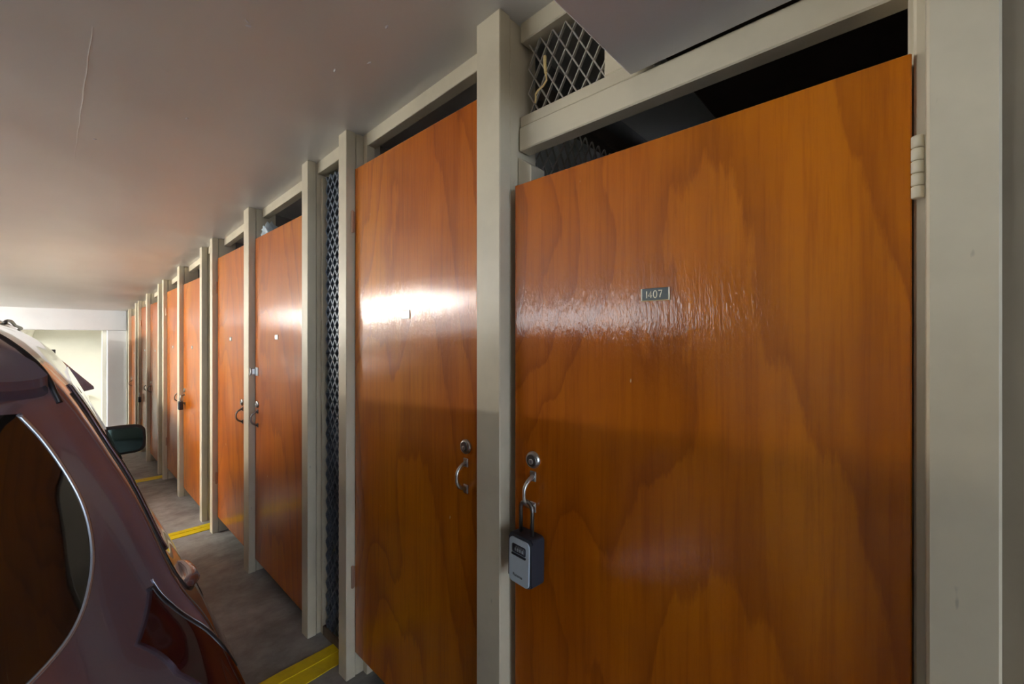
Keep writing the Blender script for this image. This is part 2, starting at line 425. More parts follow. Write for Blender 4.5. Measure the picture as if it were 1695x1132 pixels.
# header rails under the ceiling
def rail(y0, y1, x0, x1, dz, label, group='cream header rails'):
    ym = (y0 + y1) / 2
    t = rampbox('header_rail', x0, x1, y0 - ym, y1 - ym, lambda y: zceil(y + ym) - dz - zceil(ym), lambda y: zceil(y + ym) + .003 - zceil(ym), .002, mat=M['post'], loc=(0, ym, zceil(ym)))
    return tag(t, label, 'rail', group)
HR = XD + .042
names = ['second', 'third', 'fourth', 'fifth', 'sixth', 'seventh', 'eighth', 'ninth']
DOORBAYS = [(0, 1), (2, 3), (3, 4), (5, 6), (6, 7), (8, 9), (9, 10), (11, 12)]
for nm, (a, b) in zip(names, DOORBAYS):
    rail(POST[a][1], POST[b][0], HR, HR + .04, .052, 'cream header rail under the ceiling above the %s door from the camera' % nm)
MESHBAYS = [(1, 2, 'first'), (4, 5, 'second'), (7, 8, 'third'), (10, 11, 'fourth')]
for a, b, nm in MESHBAYS:
    rail(POST[a][1], POST[b][0], XP + .045, XP + .085, .055, 'short cream header rail capping the %s mesh gap' % nm)

# header of the near door (lower, under the beam) with infill frame above
t = empty('door_header', (0, .37, CAMZ + .521)); tag(t, 'long cream header beam above the numbered near door', 'header')
box('header_board', HR, HR + .045, -.40, .407, 0, .064, .003, mat=M['post'], parent=t)
box('sill_board', HR + .004, HR + .06, .02, .407, .065, .096, .003, mat=M['post'], parent=t)
t = empty('infill_frame', (0, .64, CAMZ + .617)); tag(t, 'cream framed triangle of diamond mesh above the header, below the ceiling', 'mesh panel')
zc = lambda y: zceil(y + .64) - t.location.z
rampbox('frame_stud', HR + .004, HR + .05, -.198, -.128, lambda y: 0, zc, .003, mat=M['post'], parent=t)
rampbox('frame_rail', HR + .004, HR + .05, -.127, .136, lambda y: zc(y) - .055, zc, .003, mat=M['post'], parent=t)

def expanded_mesh(name, w, zlo, zhi, x, y0, mat_, parent, cw=.043, chh=.068, r=.0013, along='y'):
    """diamond lattice of thin struts; bottom/top given as functions of local y"""
    bm = bmesh.new()
    def P(y, z): return Vector((x, y, z)) if along == 'y' else Vector((y, x, z))
    ncol = int(w / cw * 2) + 1
    zmin = min(zlo(y0), zlo(y0 + w)); zmax = max(zhi(y0), zhi(y0 + w))
    nrow = int((zmax - zmin) / chh * 2) + 2
    nrm = Vector((1, 0, 0)) if along == 'y' else Vector((0, 1, 0))
    for i in range(ncol):
        for j in range(nrow):
            ya, yb = y0 + i * cw / 2, y0 + (i + 1) * cw / 2
            za, zb_ = zmin + j * chh / 2, zmin + (j + 1) * chh / 2
            if (i + j) % 2: za, zb_ = zb_, za
            if yb > y0 + w + 1e-4: continue
            lo = max(zlo(ya), zlo(yb)); hi = min(zhi(ya), zhi(yb))
            if min(za, zb_) < lo - .01 or max(za, zb_) > hi + .012: continue
            a, b = P(ya, za), P(yb, zb_)
            d = (b - a).normalized(); s = d.cross(nrm).normalized() * r; q = nrm * (r * 2.2)
            tw = nrm * (.004 if (i % 2) else -.004)
            a2, b2 = a + tw * 0, b + tw * 0
            hexa(bm, [a2 - s - q, a2 + s - q, a2 + s + q, a2 - s + q, b2 - s - q, b2 + s - q, b2 + s + q, b2 - s + q])
    o = bm_to(name, bm, mat=mat_, parent=parent)
    return o
expanded_mesh('wire_mesh', .262, lambda y: .0, lambda y: zc(y) - .05, HR + .03, -.127, M['mesh_c'], t, cw=.042, chh=.070, r=.0016)

for a, b, nm in MESHBAYS:
    y0, y1 = POST[a][1], POST[b][0]; ym = (y0 + y1) / 2
    t = empty('mesh_panel', (0, ym, zfloor(ym)))
    tag(t, 'tall narrow metal mesh panel, coloured as in blue daylight, filling the %s gap between posts' % nm, 'mesh panel', 'mesh panels between door pairs')
    zb = lambda y: zfloor(y + ym) - zfloor(ym) + .03
    ztp = lambda y: zceil(y + ym) - zfloor(ym) - .05
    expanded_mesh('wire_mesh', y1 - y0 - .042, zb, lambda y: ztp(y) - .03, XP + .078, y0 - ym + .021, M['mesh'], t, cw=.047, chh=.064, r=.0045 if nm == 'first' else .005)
    rampbox('sole_plate', XP + .06, XP + .11, y0 - ym + .021, y1 - ym - .021, lambda y: zb(y) - .032, lambda y: zb(y) + .012, .003, mat=M['kerb'], parent=t)
    if nm == 'first':
        box('painted_block', XP + .052, XP + .0595, y0 - ym + .02, y0 - ym + .10, -.005, .085, .002, mat=M['yellow'], parent=t)
    for ya, yb in ((y0 - ym + .0005, y0 - ym + .02), (y1 - ym - .02, y1 - ym - .0005)):
        rampbox('edge_trim', XP + .060, XP + .10, ya, yb, lambda y: zb(y) - .03, lambda y: ztp(y) - .02, .002, mat=M['post'], parent=t)
    # backing sheet inside the locker behind the mesh
    rampbox('backing_board', XP + .60, XP + .62, y0 - ym + .001, y1 - ym - .001, lambda y: zb(y) - .03, lambda y: ztp(y) - .014, .002, mat=M['darkgrey'], parent=t)

# locker partitions (mesh walls running back between the lockers) with a dark top rail
def partition(y, label, dense=False):
    t = empty('partition', (0, y, zfloor(y))); tag(t, label, 'partition', 'partitions between the lockers')
    x0, x1 = XP + .16, 1.99
    zt_ = zceil(y) - zfloor(y)
    if dense:
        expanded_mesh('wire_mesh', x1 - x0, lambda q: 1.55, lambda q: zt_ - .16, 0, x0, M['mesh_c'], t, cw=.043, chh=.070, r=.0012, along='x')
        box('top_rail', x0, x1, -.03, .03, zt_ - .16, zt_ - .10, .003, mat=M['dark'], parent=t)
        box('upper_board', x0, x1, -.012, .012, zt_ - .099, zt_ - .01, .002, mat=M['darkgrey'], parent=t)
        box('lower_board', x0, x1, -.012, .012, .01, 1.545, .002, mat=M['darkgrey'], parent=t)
    else:
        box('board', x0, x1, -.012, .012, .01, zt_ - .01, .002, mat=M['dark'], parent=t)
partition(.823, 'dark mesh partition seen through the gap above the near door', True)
partition(-.115, 'dark board partition added to keep light out of the near locker, behind the corner post')  # added to stop light leaking in from behind
for i, nm in ((1, 'first'), (4, 'second'), (7, 'third'), (10, 'fourth')):
    partition((POST[i][0] + POST[i][1]) / 2 - .01, 'dark board partition inside the lockers just before the %s mesh gap' % nm)
for i, nm in ((2, 'first'), (5, 'second'), (8, 'third'), (11, 'fourth')):
    partition((POST[i][0] + POST[i][1]) / 2 + .01, 'dark board partition inside the lockers just after the %s mesh gap' % nm)
for i, nm in ((3, 'third and fourth'), (6, 'fifth and sixth'), (9, 'seventh and eighth')):
    partition((POST[i][0] + POST[i][1]) / 2, 'dark board partition inside the lockers between %s doors' % nm)
# boards on the ceiling of the near locker, seen above the door
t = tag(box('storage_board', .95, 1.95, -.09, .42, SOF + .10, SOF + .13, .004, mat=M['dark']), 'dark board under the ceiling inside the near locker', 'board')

# ---- doors
def hinge(parent, x, y, z, near=False, m=None):
    if near:
        h = bpy.data.objects.new('hinge', None); C.objects.link(h); h.parent = parent; h.location = (x, y, z)
        hh = .088; seg = hh / 5
        me = None
        for k in range(5):
            if me is None:
                bm = bmesh.new(); lathe(bm, [(.0055, -seg / 2 + .0004), (.0068, -seg / 2 + .0014), (.0068, seg / 2 - .0014), (.0055, seg / 2 - .0004)], 'z', n=16)
                o = bm_to('knuckle', bm, mat=m, parent=h, loc=(0, 0, -hh / 2 + seg * (k + .5)), smooth=True); me = o.data
            else:
                o = link('knuckle', me, None, h, (0, 0, -hh / 2 + seg * (k + .5)))
        box('leaf', .004, .024, -.0155, -.0085, -hh / 2, hh / 2, .001, mat=M['steel_d'], parent=h)
        return h
    bm = bmesh.new()
    lathe(bm, [(.003, -.046), (.0058, -.043), (.0058, .043), (.003, .046)], 'z', n=10)
    hexa(bm, boxpts(.002, .026, -.0015, .0015, -.042, .042))
    return bm_to('hinge', bm, mat=m, parent=parent, loc=(x, y, z))
def deadbolt(parent, y, z, x):
    d = bpy.data.objects.new('deadbolt', None); C.objects.link(d); d.parent = parent; d.location = (x, y, z)
    bm = bmesh.new(); lathe(bm, [(.0218, 0), (.0218, .003), (.0195, .0075), (.0160, .0085)], n=32); bm_to('rose', bm, mat=M['steel'], parent=d, smooth=False)
    bm = bmesh.new(); lathe(bm, [(.0155, .006), (.0155, .0098), (.0145, .0108)], n=28); bm_to('cylinder_face', bm, mat=M['steel_d'], parent=d)
    bm = bmesh.new(); lathe(bm, [(.0070, .0100), (.0070, .0122), (.0058, .0128)], origin=(0, 0, -.003), n=18); bm_to('plug', bm, mat=M['steel'], parent=d)
    box('keyhole', -.0134, -.0120, -.0009, .0009, -.0072, .0012, 0, mat=M['ink'], parent=d)
def pull(parent, y, z, x, length=.098, mt=None, full=True):
    p = bpy.data.objects.new('pull_handle', None); C.objects.link(p); p.parent = parent; p.location = (x, y, z)
    mt = mt or M['steel']
    h = length / 2
    for s in (1, -1):
        box('foot', -.0045, 0, -.010, .010, s * h - .013, s * h + .013, .0015, mat=mt, parent=p)
    bm = bmesh.new(); pts = []
    for k in range(17):
        a = k / 16; zz = h * (1 - 2 * a)
        out = .034 * (1 - abs(2 * a - 1) ** 3.2) + .003
        pts.append((-out, 0, zz))
    tube(bm, pts, [.0062 - .0016 * math.sin(math.pi * k / 16) for k in range(17)], 12)
    bm_to('bow', bm, mat=mt, parent=p, smooth=True)
def plate(parent, y, z, x, wd, ht, body, frame=True):
    pl = bpy.data.objects.new('number_plate', None); C.objects.link(pl); pl.parent = parent; pl.location = (x, y, z)
    box('plate_face', -.0025, 0, -wd / 2, wd / 2, -ht / 2, ht / 2, .0006, mat=M['plate'] if body else M['steel_d'], parent=pl)
    if body:
        for s in (1, -1):
            box('bright_edge', -.0034, 0, s * wd / 2 - .0013, s * wd / 2 + .0013, -ht / 2, ht / 2, .0004, mat=M['ivory'], parent=pl)
        box('bright_edge', -.0030, 0, -wd / 2, wd / 2, -ht / 2 - .0006, -ht / 2 + .0008, .0002, mat=M['brass'], parent=pl)
        digits(pl, wd, ht)
    else:
        box('plate_centre', -.0032, -.0024, -wd / 2 + .005, wd / 2 - .005, -ht / 2 + .005, ht / 2 - .005, .0003, mat=M['steel'], parent=pl)
def ribbon(name, strokes, half, x, mt, parent, org, closed=()):
    """flat engraved strokes; points (right, up) seen from the aisle: right = -y"""
    bm = bmesh.new()
    for k, st in enumerate(strokes):
        n = len(st); L_ = []
        for i, p in enumerate(st):
            p = Vector((p[0], p[1]))
            if k in closed: q0, q1 = Vector(st[i - 1]), Vector(st[(i + 1) % n])
            else: q0, q1 = Vector(st[max(i - 1, 0)]), Vector(st[min(i + 1, n - 1)])
            t_ = (q1 - q0).normalized(); nn = Vector((-t_.y, t_.x)) * half
            L_.append([(p + nn), (p - nn)])
        m_ = n if k in closed else n - 1
        for i in range(m_):
            a, b = L_[i], L_[(i + 1) % n]
            q = [a[0], a[1], b[1], b[0]]
            hexa(bm, [(x, org[0] - c.x, org[1] + c.y) for c in q] + [(x - .0006, org[0] - c.x, org[1] + c.y) for c in q])
    return bm_to(name, bm, mat=mt, parent=parent)
def digits(pl, wd, ht):
    H = ht * .56; W = H * .52; g = H * .22
    def sc(pts, x0): return [(x0 + p[0] * W, (p[1] - .5) * H) for p in pts]
    tot = W * .15 + 3 * W + 3 * g; x = -tot / 2 - wd * .03
    b = 'digit'
    ribbon(b, [sc([(0, 0), (0, 1)], x + W * .07)], H * .075, -.0026, M['ivory'], pl, (0, 0)); x += W * .15 + g
    ribbon(b, [sc([(.72, 0), (.72, 1), (0, .28), (1.05, .28)], x)], H * .07, -.0026, M['ivory'], pl, (0, 0)); x += W + g
    ov = [(.5 + .48 * math.cos(q), .5 + .5 * math.sin(q)) for q in [2 * math.pi * k / 20 for k in range(20)]]
    ribbon(b, [sc(ov, x)], H * .07, -.0026, M['ivory'], pl, (0, 0), closed=(0,)); x += W + g
    ribbon(b, [sc([(0, 1), (1, 1), (.72, .6), (.5, .3), (.42, 0)], x)], H * .07, -.0026, M['ivory'], pl, (0, 0))

def door(y0, y1, z0, z1, label, idx):
    """y0..y1 along the row, z absolute; origin at bottom centre on the door face"""
    ym = (y0 + y1) / 2
    t = empty('door_%d' % (idx + 1), (XD, ym, z0)); tag(t, label, 'door', 'orange varnished storage doors', 'structure')
    h = (y1 - y0) / 2
    o = box('panel', 0, .035, -h, h, 0, z1 - z0, .0018, mat=M['wood'], parent=t)
    return t
DZ = 1.984
D1 = door(-.012, .754, .045, 1.728, 'wide near storage door with the number plate and hanging lock box', 0)
D2 = door(.884, 1.643, 2.018 - DZ, 2.018, 'second storage door from the camera, with a bright white glare', 1)
D3 = door(2.122, 2.936, 1.941 - DZ, 1.941, 'third storage door, with the shiny hasp on its far edge', 2)
D4 = door(3.054, 3.843, 1.938 - DZ, 1.938, 'fourth storage door, just beyond the post with the hasp', 3)
D5 = door(4.282, 5.147, 1.852 - DZ, 1.852, 'fifth storage door, with a dark padlock on its far edge', 4)
D6 = door(5.258, 6.062, 1.850 - DZ, 1.850, 'sixth storage door, at the farthest yellow line', 5)
D7 = door(6.486, 7.357, 1.781 - DZ, 1.781, 'seventh storage door, first beyond the third mesh gap', 6)
D8 = door(7.468, 8.252, 1.779 - DZ, 1.779, 'eighth storage door, with a small black lock, beside the distant post', 7)
D9 = door(8.682, 9.512, 1.700 - DZ, 1.700, 'farthest storage door, next to the far white beam', 8)
def on(d, y, z): return y - d.location.y, z - d.location.z
def hw(d, fn, y, z, *a, **k):
    yy, zz = on(d, y, z); return fn(d, yy, zz, *a, **k)
# door 1
hw(D1, lambda p, y, z: hinge(p, -.010, y, z, True, M['hingep']), -.0175, 1.560)
hw(D1, lambda p, y, z: hinge(p, -.010, y, z, True, M['hingep']), -.0175, .25)
hw(D1, plate, .366, 1.411, 0, .0575, .0255, True)
hw(D1, deadbolt, .689, 1.011, 0)
hw(D1, pull, .689, .930, 0, .078)
# door 2
for zz in (1.800, .345): hw(D2, lambda p, y, z: hinge(p, -.010, y, z, False, M['copper']), 1.6455, zz)
hw(D2, plate, 1.271, 1.405, 0, .052, .030, False)
hw(D2, deadbolt, .950, .999, 0)
hw(D2, pull, .950, .913, 0, .078)
def simple_hw(d, hy, hz, px, pz, hinge_y, bolt=True):
    for zz in (d.location.z + 1.76, d.location.z + .30):
        hw(d, lambda p, y, z: hinge(p, -.008, y, z, False, M['copper']), hinge_y, zz)
    hw(d, plate, px, pz, 0, .05, .028, False)
    if bolt: hw(d, deadbolt, hy, hz + .085, 0)
    hw(d, pull, hy, hz, 0, .085, M['steel_d'])
simple_hw(D3, 2.885, .835, 2.557, 1.330, 2.1185)
simple_hw(D4, 3.20, .815, 3.482, 1.320, 3.8465)
simple_hw(D5, 5.08, .74, 4.757, 1.243, 4.2785)
simple_hw(D6, 5.37, .73, 5.70, 1.235, 6.0655)
simple_hw(D7, 7.27, .66, 6.93, 1.17, 6.4825)
simple_hw(D8, 7.60, .65, 7.86, 1.16, 8.2555)
simple_hw(D9, 9.43, .58, 9.10, 1.09, 8.6785)
# hasp with padlock staple on door 3, bridging to the post
t = empty('door_hasp', (XD, 2.928, 1.12)); tag(t, 'shiny steel hasp bridging the third door and its post', 'hasp')
box('hasp_plate', -.006, 0, -.06, .0, -.026, .026, .002, mat=M['steel'], parent=t)
box('staple_plate', -.030, -.024, .010, .0165, -.026, .026, .001, mat=M['steel'], parent=t)
box('hasp_strap', -.030, -.0065, -.012, .0095, -.018, .018, .002, mat=M['steel'], parent=t)
bm = bmesh.new(); tube(bm, [(-.030, -.012 + .016 * math.cos(a) * 1.0, .018 * math.sin(a)) for a in [math.pi * 2 * k / 16 for k in range(16)]], .004, 8, closed=True)
bm_to('staple', bm, mat=M['steel_d'], parent=t, smooth=True)
# padlocks
def padlock(x, y, z, label, s=1.0):
    t = empty('padlock', (x, y, z)); tag(t, label, 'padlock')
    bm = bmesh.new(); hexa(bm, boxpts(-.014 * s, .014 * s, -.026 * s, .026 * s, -.085 * s, -.02 * s)); bev(bm, .006 * s, 2)
    bm_to('lock_body', bm, mat=M['boxbody'], parent=t)
    bm = bmesh.new(); tube(bm, [(0, .016 * s, -.022 * s), (0, .016 * s, .012 * s)] + [(0, .016 * s * math.cos(a), .012 * s + .016 * s * math.sin(a)) for a in [math.pi * k / 10 for k in range(1, 10)]] + [(0, -.016 * s, .012 * s), (0, -.016 * s, -.022 * s)], .0045 * s, 8)
    bm_to('shackle', bm, mat=M['steel'], parent=t, smooth=True)
padlock(XD - .034, 5.08, .745, 'dark padlock hanging from the handle of the fifth door', 1.25)
padlock(XD - .032, 8.14, .50, 'small black lock low on the far edge of the eighth door', 1.2)

# key lock box hanging from the near door handle
t = empty('key_lock_box', (XD - .016, .6875, .892), (0, R(1), R(-4))); tag(t, 'grey and slate key lock box hanging from the near door handle', 'lock box')
# local: face towards -x; body hangs below origin
def rrect(bm, x0, x1, hw_, z0, z1, r, n=5):
    pts = []
    for cy, cz, a0 in ((hw_ - r, z1 - r, 0), (-hw_ + r, z1 - r, 90), (-hw_ + r, z0 + r, 180), (hw_ - r, z0 + r, 270)):
        for k in range(n + 1):
            a = R(a0 + 90 * k / n); pts.append((cy + r * math.cos(a), cz + r * math.sin(a)))
    A = [bm.verts.new((x0, p[0], p[1])) for p in pts]; B = [bm.verts.new((x1, p[0], p[1])) for p in pts]
    bm.faces.new(A); bm.faces.new(B)
    for i in range(len(pts)): bm.faces.new((A[i], A[(i + 1) % len(pts)], B[(i + 1) % len(pts)], B[i]))
bm = bmesh.new(); rrect(bm, -.034, .010, .041, -.178, -.060, .010)
es = [e for e in bm.edges if abs(e.verts[0].co.x - e.verts[1].co.x) < 1e-6 and e.verts[0].co.x < 0]
bmesh.ops.bevel(bm, geom=es, offset=.004, segments=2, affect='EDGES')
bm_to('box_body', bm, mat=M['boxbody'], parent=t)
bm = bmesh.new(); rrect(bm, -.0375, -.0342, .0345, -.177, -.068, .011); fp = bm_to('front_cover', bm, mat=M['boxface'], parent=t)
bm = bmesh.new(); rrect(bm, -.0382, -.0372, .0235, -.103, -.082, .004); bm_to('dial_window', bm, mat=M['ink'], parent=fp)
bm = bmesh.new(); rrect(bm, -.0398, -.0374, .0245, -.1095, -.1045, .002); bm_to('slider', bm, mat=M['boxbody'], parent=fp)
for k in range(4):
    yy = .0085 - k * .0083
    bm = bmesh.new(); lathe(bm, [(.0085, -.0032), (.0092, -.0026), (.0092, .0026), (.0085, .0032)], 'y', (-.0325, yy, -.0925), n=12)
    bm_to('dial', bm, mat=M['dial'], parent=fp)
    text_mesh('dial_digit', '0', .0105, .0002, M['boxface'], fp, (-.0419, yy, -.0925), (R(90), 0, R(-90)))
text_mesh('maker_lettering', 'Puroma', .0105, .0002, M['ink'], fp, (-.0377, .004, -.158), (R(90), 0, R(-90)))
bm = bmesh.new()
tube(bm, [(-.012, .020, -.064), (-.012, .020, .0)] + [(-.012, .020 * math.cos(a), .0 + .020 * math.sin(a)) for a in [math.pi * k / 12 for k in range(1, 12)]] + [(-.012, -.020, .0), (-.012, -.020, -.064)], .0050, 10)
bm_to('shackle', bm, mat=M['steel_d'], parent=t, smooth=True)

# twist tie on the mesh above the near door
t = empty('twist_tie', (HR + .010, .688, CAMZ + .695)); tag(t, 'pale bent twist tie caught in the mesh above the header', 'wire')
bm = bmesh.new(); tube(bm, [(-.002, .004, .055), (-.004, .002, .03), (-.003, .0, .008)], .0045, 6); bm_to('wrapped_end', bm, mat=M['twist'], parent=t)
bm = bmesh.new(); tube(bm, [(-.003, .0, .008), (-.003, -.003, -.012), (-.003, .008, -.022), (-.004, .026, -.028), (-.004, .034, -.035), (-.004, .033, -.05), (-.004, .036, -.058)], .0026, 6); bm_to('wire_tail', bm, mat=M['twist'], parent=t)

# grey bag end sticking out over door 3
t = empty('plastic_bag', (XD + .06, 2.86, 1.955)); 
bm = bmesh.new()
bmesh.ops.create_icosphere(bm, subdivisions=3, radius=.05)
for v_ in bm.verts:
    d_ = v_.co.normalized(); k = 1 + .25 * math.sin(d_.x * 9 + d_.z * 7) + .15 * math.sin(d_.y * 17)
    v_.co = Vector((d_.x * .04 * k, d_.y * .055 * k, d_.z * .055 * k + .02))
bm_to('crumpled_film', bm, mat=M['boxface'], parent=t, smooth=True)
bm = bmesh.new(); tube(bm, [(0, .01, .06), (-.01, .03, .075), (-.005, .045, .06)], .008, 8); bm_to('knot', bm, mat=M['boxface'], parent=t, smooth=True)
tag(t, 'pale bag poking out above the third door', 'bag')

# ------------------------------------------------------------------ fluorescent fixtures
def fixture(x, y, length, label, lamps=2, power=None):
    zc_ = zceil(y)
    t = empty('ceiling_lamp', (x, y, zc_), (-math.atan(.047 if y > 3.06 else .029), 0, 0)); tag(t, label, 'lamp', 'fluorescent ceiling lamps')
    box('housing', -.075, .075, -length / 2, length / 2, -.055, .001, .004, mat=M['lamp_body'], parent=t)
    for s in (-1, 1):
        bm = bmesh.new(); tube(bm, [(s * .04, -length / 2 + .05, -.078), (s * .04, length / 2 - .05, -.078)], .016, 12)
        bm_to('tube', bm, mat=M['tube'], parent=t, smooth=True)
        for e in (-1, 1): box('socket', s * .04 - .018, s * .04 + .018, e * (length / 2 - .04) - .012, e * (length / 2 - .04) + .012, -.10, -.054, .002, mat=M['lamp_body'], parent=t)
fixture(-2.4, 6.1, 2.6, 'fluorescent strip lamp on the ceiling over the middle of the aisle')
fixture(-2.9, 11.8, 1.2, 'fluorescent strip lamp beyond the far white beam')
fixture(-2.4, 8.75, 1.9, 'fluorescent strip lamp just before the far white beam')

# ------------------------------------------------------------------ cars
def cr(p0, p1, p2, p3, t):
    return .5 * ((2 * p1) + (-p0 + p2) * t + (2 * p0 - 5 * p1 + 4 * p2 - p3) * t * t + (-p0 + 3 * p1 - 3 * p2 + p3) * t ** 3)
def spl(P, t):
    n = len(P) - 1; t = max(0, min(n - 1e-6, t)); i = int(t); f_ = t - i
    g = lambda k: P[k] if 0 <= k <= n else (P[0] * 2 - P[1] if k < 0 else P[n] * 2 - P[n - 1])
    return cr(g(i - 1), g(i), g(i + 1), g(i + 2), f_)
class Car:
    def __init__(s, rows): s.G = [[Vector(p) for p in r] for r in rows]; s.nu = len(rows) - 1; s.nv = len(rows[0]) - 1
    def at(s, u, v): return spl([spl(r, v) for r in s.G], u)
    def nrm(s, u, v):
        e = .01; a = s.at(min(u + e, s.nu), v) - s.at(max(u - e, 0), v); b = s.at(u, min(v + e, s.nv)) - s.at(u, max(v - e, 0))
        n = b.cross(a)
        return n.normalized() if n.length > 1e-9 else Vector((0, -1, 0))
    def body(s, name, su, sv, mat_, parent):
        bm = bmesh.new(); NU, NV = s.nu * su, s.nv * sv
        for sx in (1, -1):
            g = [[bm.verts.new((lambda p: (p.x * sx, p.y, p.z))(s.at(i / su, j / sv))) for j in range(NV + 1)] for i in range(NU + 1)]
            for i in range(NU):
                for j in range(NV): bm.faces.new((g[i][j], g[i + 1][j], g[i + 1][j + 1], g[i][j + 1]))
        bmesh.ops.remove_doubles(bm, verts=bm.verts[:], dist=.0008)
        return bm_to(name, bm, mat=mat_, parent=parent, smooth=True)
    def patch(s, name, quad, off, mat_, parent, nu=16, nv=12, sx=1, thick=.004, both=False):
        """quad: list of 4 uv curves' corner points (u,v): a->b bottom edge, d->c top edge (each may be a list of points)"""
        A, B = quad                                  # two polylines of equal length
        if both and min(p[1] for p in list(A) + list(B)) > .01 and min(p[0] for p in list(A) + list(B)) > .01:
            for q in (1, -1): o = s.patch(name, quad, off, mat_, parent, nu, nv, q, thick)
            return o
        bm = bmesh.new()
        for q in ((1, -1) if both else (sx,)):
            top, bot = [], []
            for i in range(nu + 1):
                ta = i / nu * (len(A) - 1); k = min(int(ta), len(A) - 2); fa = ta - k
                pa = Vector(A[k]).lerp(Vector(A[k + 1]), fa)
                tb = i / nu * (len(B) - 1); k = min(int(tb), len(B) - 2); fb = tb - k
                pb = Vector(B[k]).lerp(Vector(B[k + 1]), fb)
                rt, rb = [], []
                for j in range(nv + 1):
                    p = pa.lerp(pb, j / nv); P = s.at(p.x, p.y); n_ = s.nrm(p.x, p.y)
                    a_ = P + n_ * off; b_ = P - n_ * thick
                    rt.append(bm.verts.new((a_.x * q, a_.y, a_.z))); rb.append(bm.verts.new((b_.x * q, b_.y, b_.z)))
                top.append(rt); bot.append(rb)
            for i in range(nu):
                for j in range(nv):
                    bm.faces.new((top[i][j], top[i + 1][j], top[i + 1][j + 1], top[i][j + 1]))
            for i in range(nu):
                for j in (0, nv): bm.faces.new((top[i][j], top[i + 1][j], bot[i + 1][j], bot[i][j]))
            for j in range(nv):
                for i in (0, nu): bm.faces.new((top[i][j], top[i][j + 1], bot[i][j + 1], bot[i][j]))
        bmesh.ops.remove_doubles(bm, verts=bm.verts[:], dist=.0003)
        o = bm_to(name, bm, mat=mat_, parent=parent, smooth=True)
        o.data.set_sharp_from_angle(angle=R(35)); return o
    def line(s, name, uv, r, off, mat_, parent, sub=8, both=False, side=1):
        if both and min(p[0] for p in uv) > .01 and min(p[1] for p in uv) > .01:
            for q in (1, -1): o = s.line(name, uv, r, off, mat_, parent, sub, False, q)
            return o
        bm = bmesh.new()
        V = [Vector((a, b)) for a, b in uv]
        pts = []
        for k in range((len(V) - 1) * sub + 1):
            p = spl(V, k / sub); P = s.at(p.x, p.y) + s.nrm(p.x, p.y) * off; pts.append(P)
        for q in ((1, -1) if both else (side,)):
            tube(bm, [(p.x * q, p.y, p.z) for p in pts], r, 8)
        return bm_to(name, bm, mat=mat_, parent=parent, smooth=True)

# columns: roof centre, roof mid, roof edge, mid window, belt, shoulder, lower side, sill
Zs = [1.500, 1.475, 1.390, 1.150, .930, .800, .50, .22]
Xs = [0, .42, .625, .745, .825, .870, .885, .80]
def row(y, x=None, z=None):
    x = x or Xs; z = z or Zs
    y = y if isinstance(y, (list, tuple)) else [y] * 8
    return [(x[j], y[j], z[j]) for j in range(8)]
rearY = [.42, .40, .38, .30, .20, .13, .00, .06]
rows = [
    row([a for a in rearY], [0] * 8, [1.395, 1.380, 1.340, 1.13, .92, .79, .5, .25]),
    row([a + .02 for a in rearY], [0, .22, .40, .47, .50, .52, .52, .50], [1.398, 1.383, 1.34, 1.13, .92, .79, .5, .25]),
    row([.48, .46, .45, .44, .41, .36, .16, .18], [0, .38, .590, .700, .764, .815, .862, .79], [1.41, 1.395, 1.328, 1.12, .92, .79, .5, .25]),
    row([.57, .56, .545, .525, .495, .455, .30, .35], [0, .405, .612, .733, .809, .869, .925, .81], [1.445, 1.42, 1.358, 1.14, .925, .795, .54, .23]),
    row([1.00] * 8, [0, .42, .62, .738, .820, .880, .940, .82], [1.47, 1.45, 1.375, 1.148, .93, .8, .54, .22]),
    row(1.45), row(1.95),
    row([2.35] * 8, None, [1.47, 1.45, 1.37, 1.15, .93, .80, .5, .22]),
    row([2.70, 2.71, 2.73, 2.78, 2.8, 2.8, 2.8, 2.8], [0, .42, .66, .76, .82, .862, .875, .80], [1.22, 1.20, 1.14, 1.03, .93, .80, .5, .22]),
    row([3.10] * 8, [0, .40, .66, .76, .81, .855, .87, .80], [.99, .985, .965, .945, .90, .79, .5, .22]),
    row([3.50, 3.49, 3.45, 3.42, 3.41, 3.40, 3.41, 3.41], [0, .36, .58, .68, .73, .77, .79, .74], [.88, .875, .86, .84, .80, .72, .45, .22]),
    row([3.68, 3.67, 3.68, 3.69, 3.70, 3.72, 3.75, 3.70], [0] * 8, [.74, .73, .71, .69, .66, .60, .42, .24]),
]
car = Car(rows)
CARX, CARY = -.66, .50
ct = empty('parked_car', (CARX, CARY, zfloor(CARY)), (-math.atan(.043), 0, 0))
tag(ct, 'plum brown hatchback parked along the lockers at lower left', 'car')
car.body('body_shell', 10, 8, M['car'], ct)
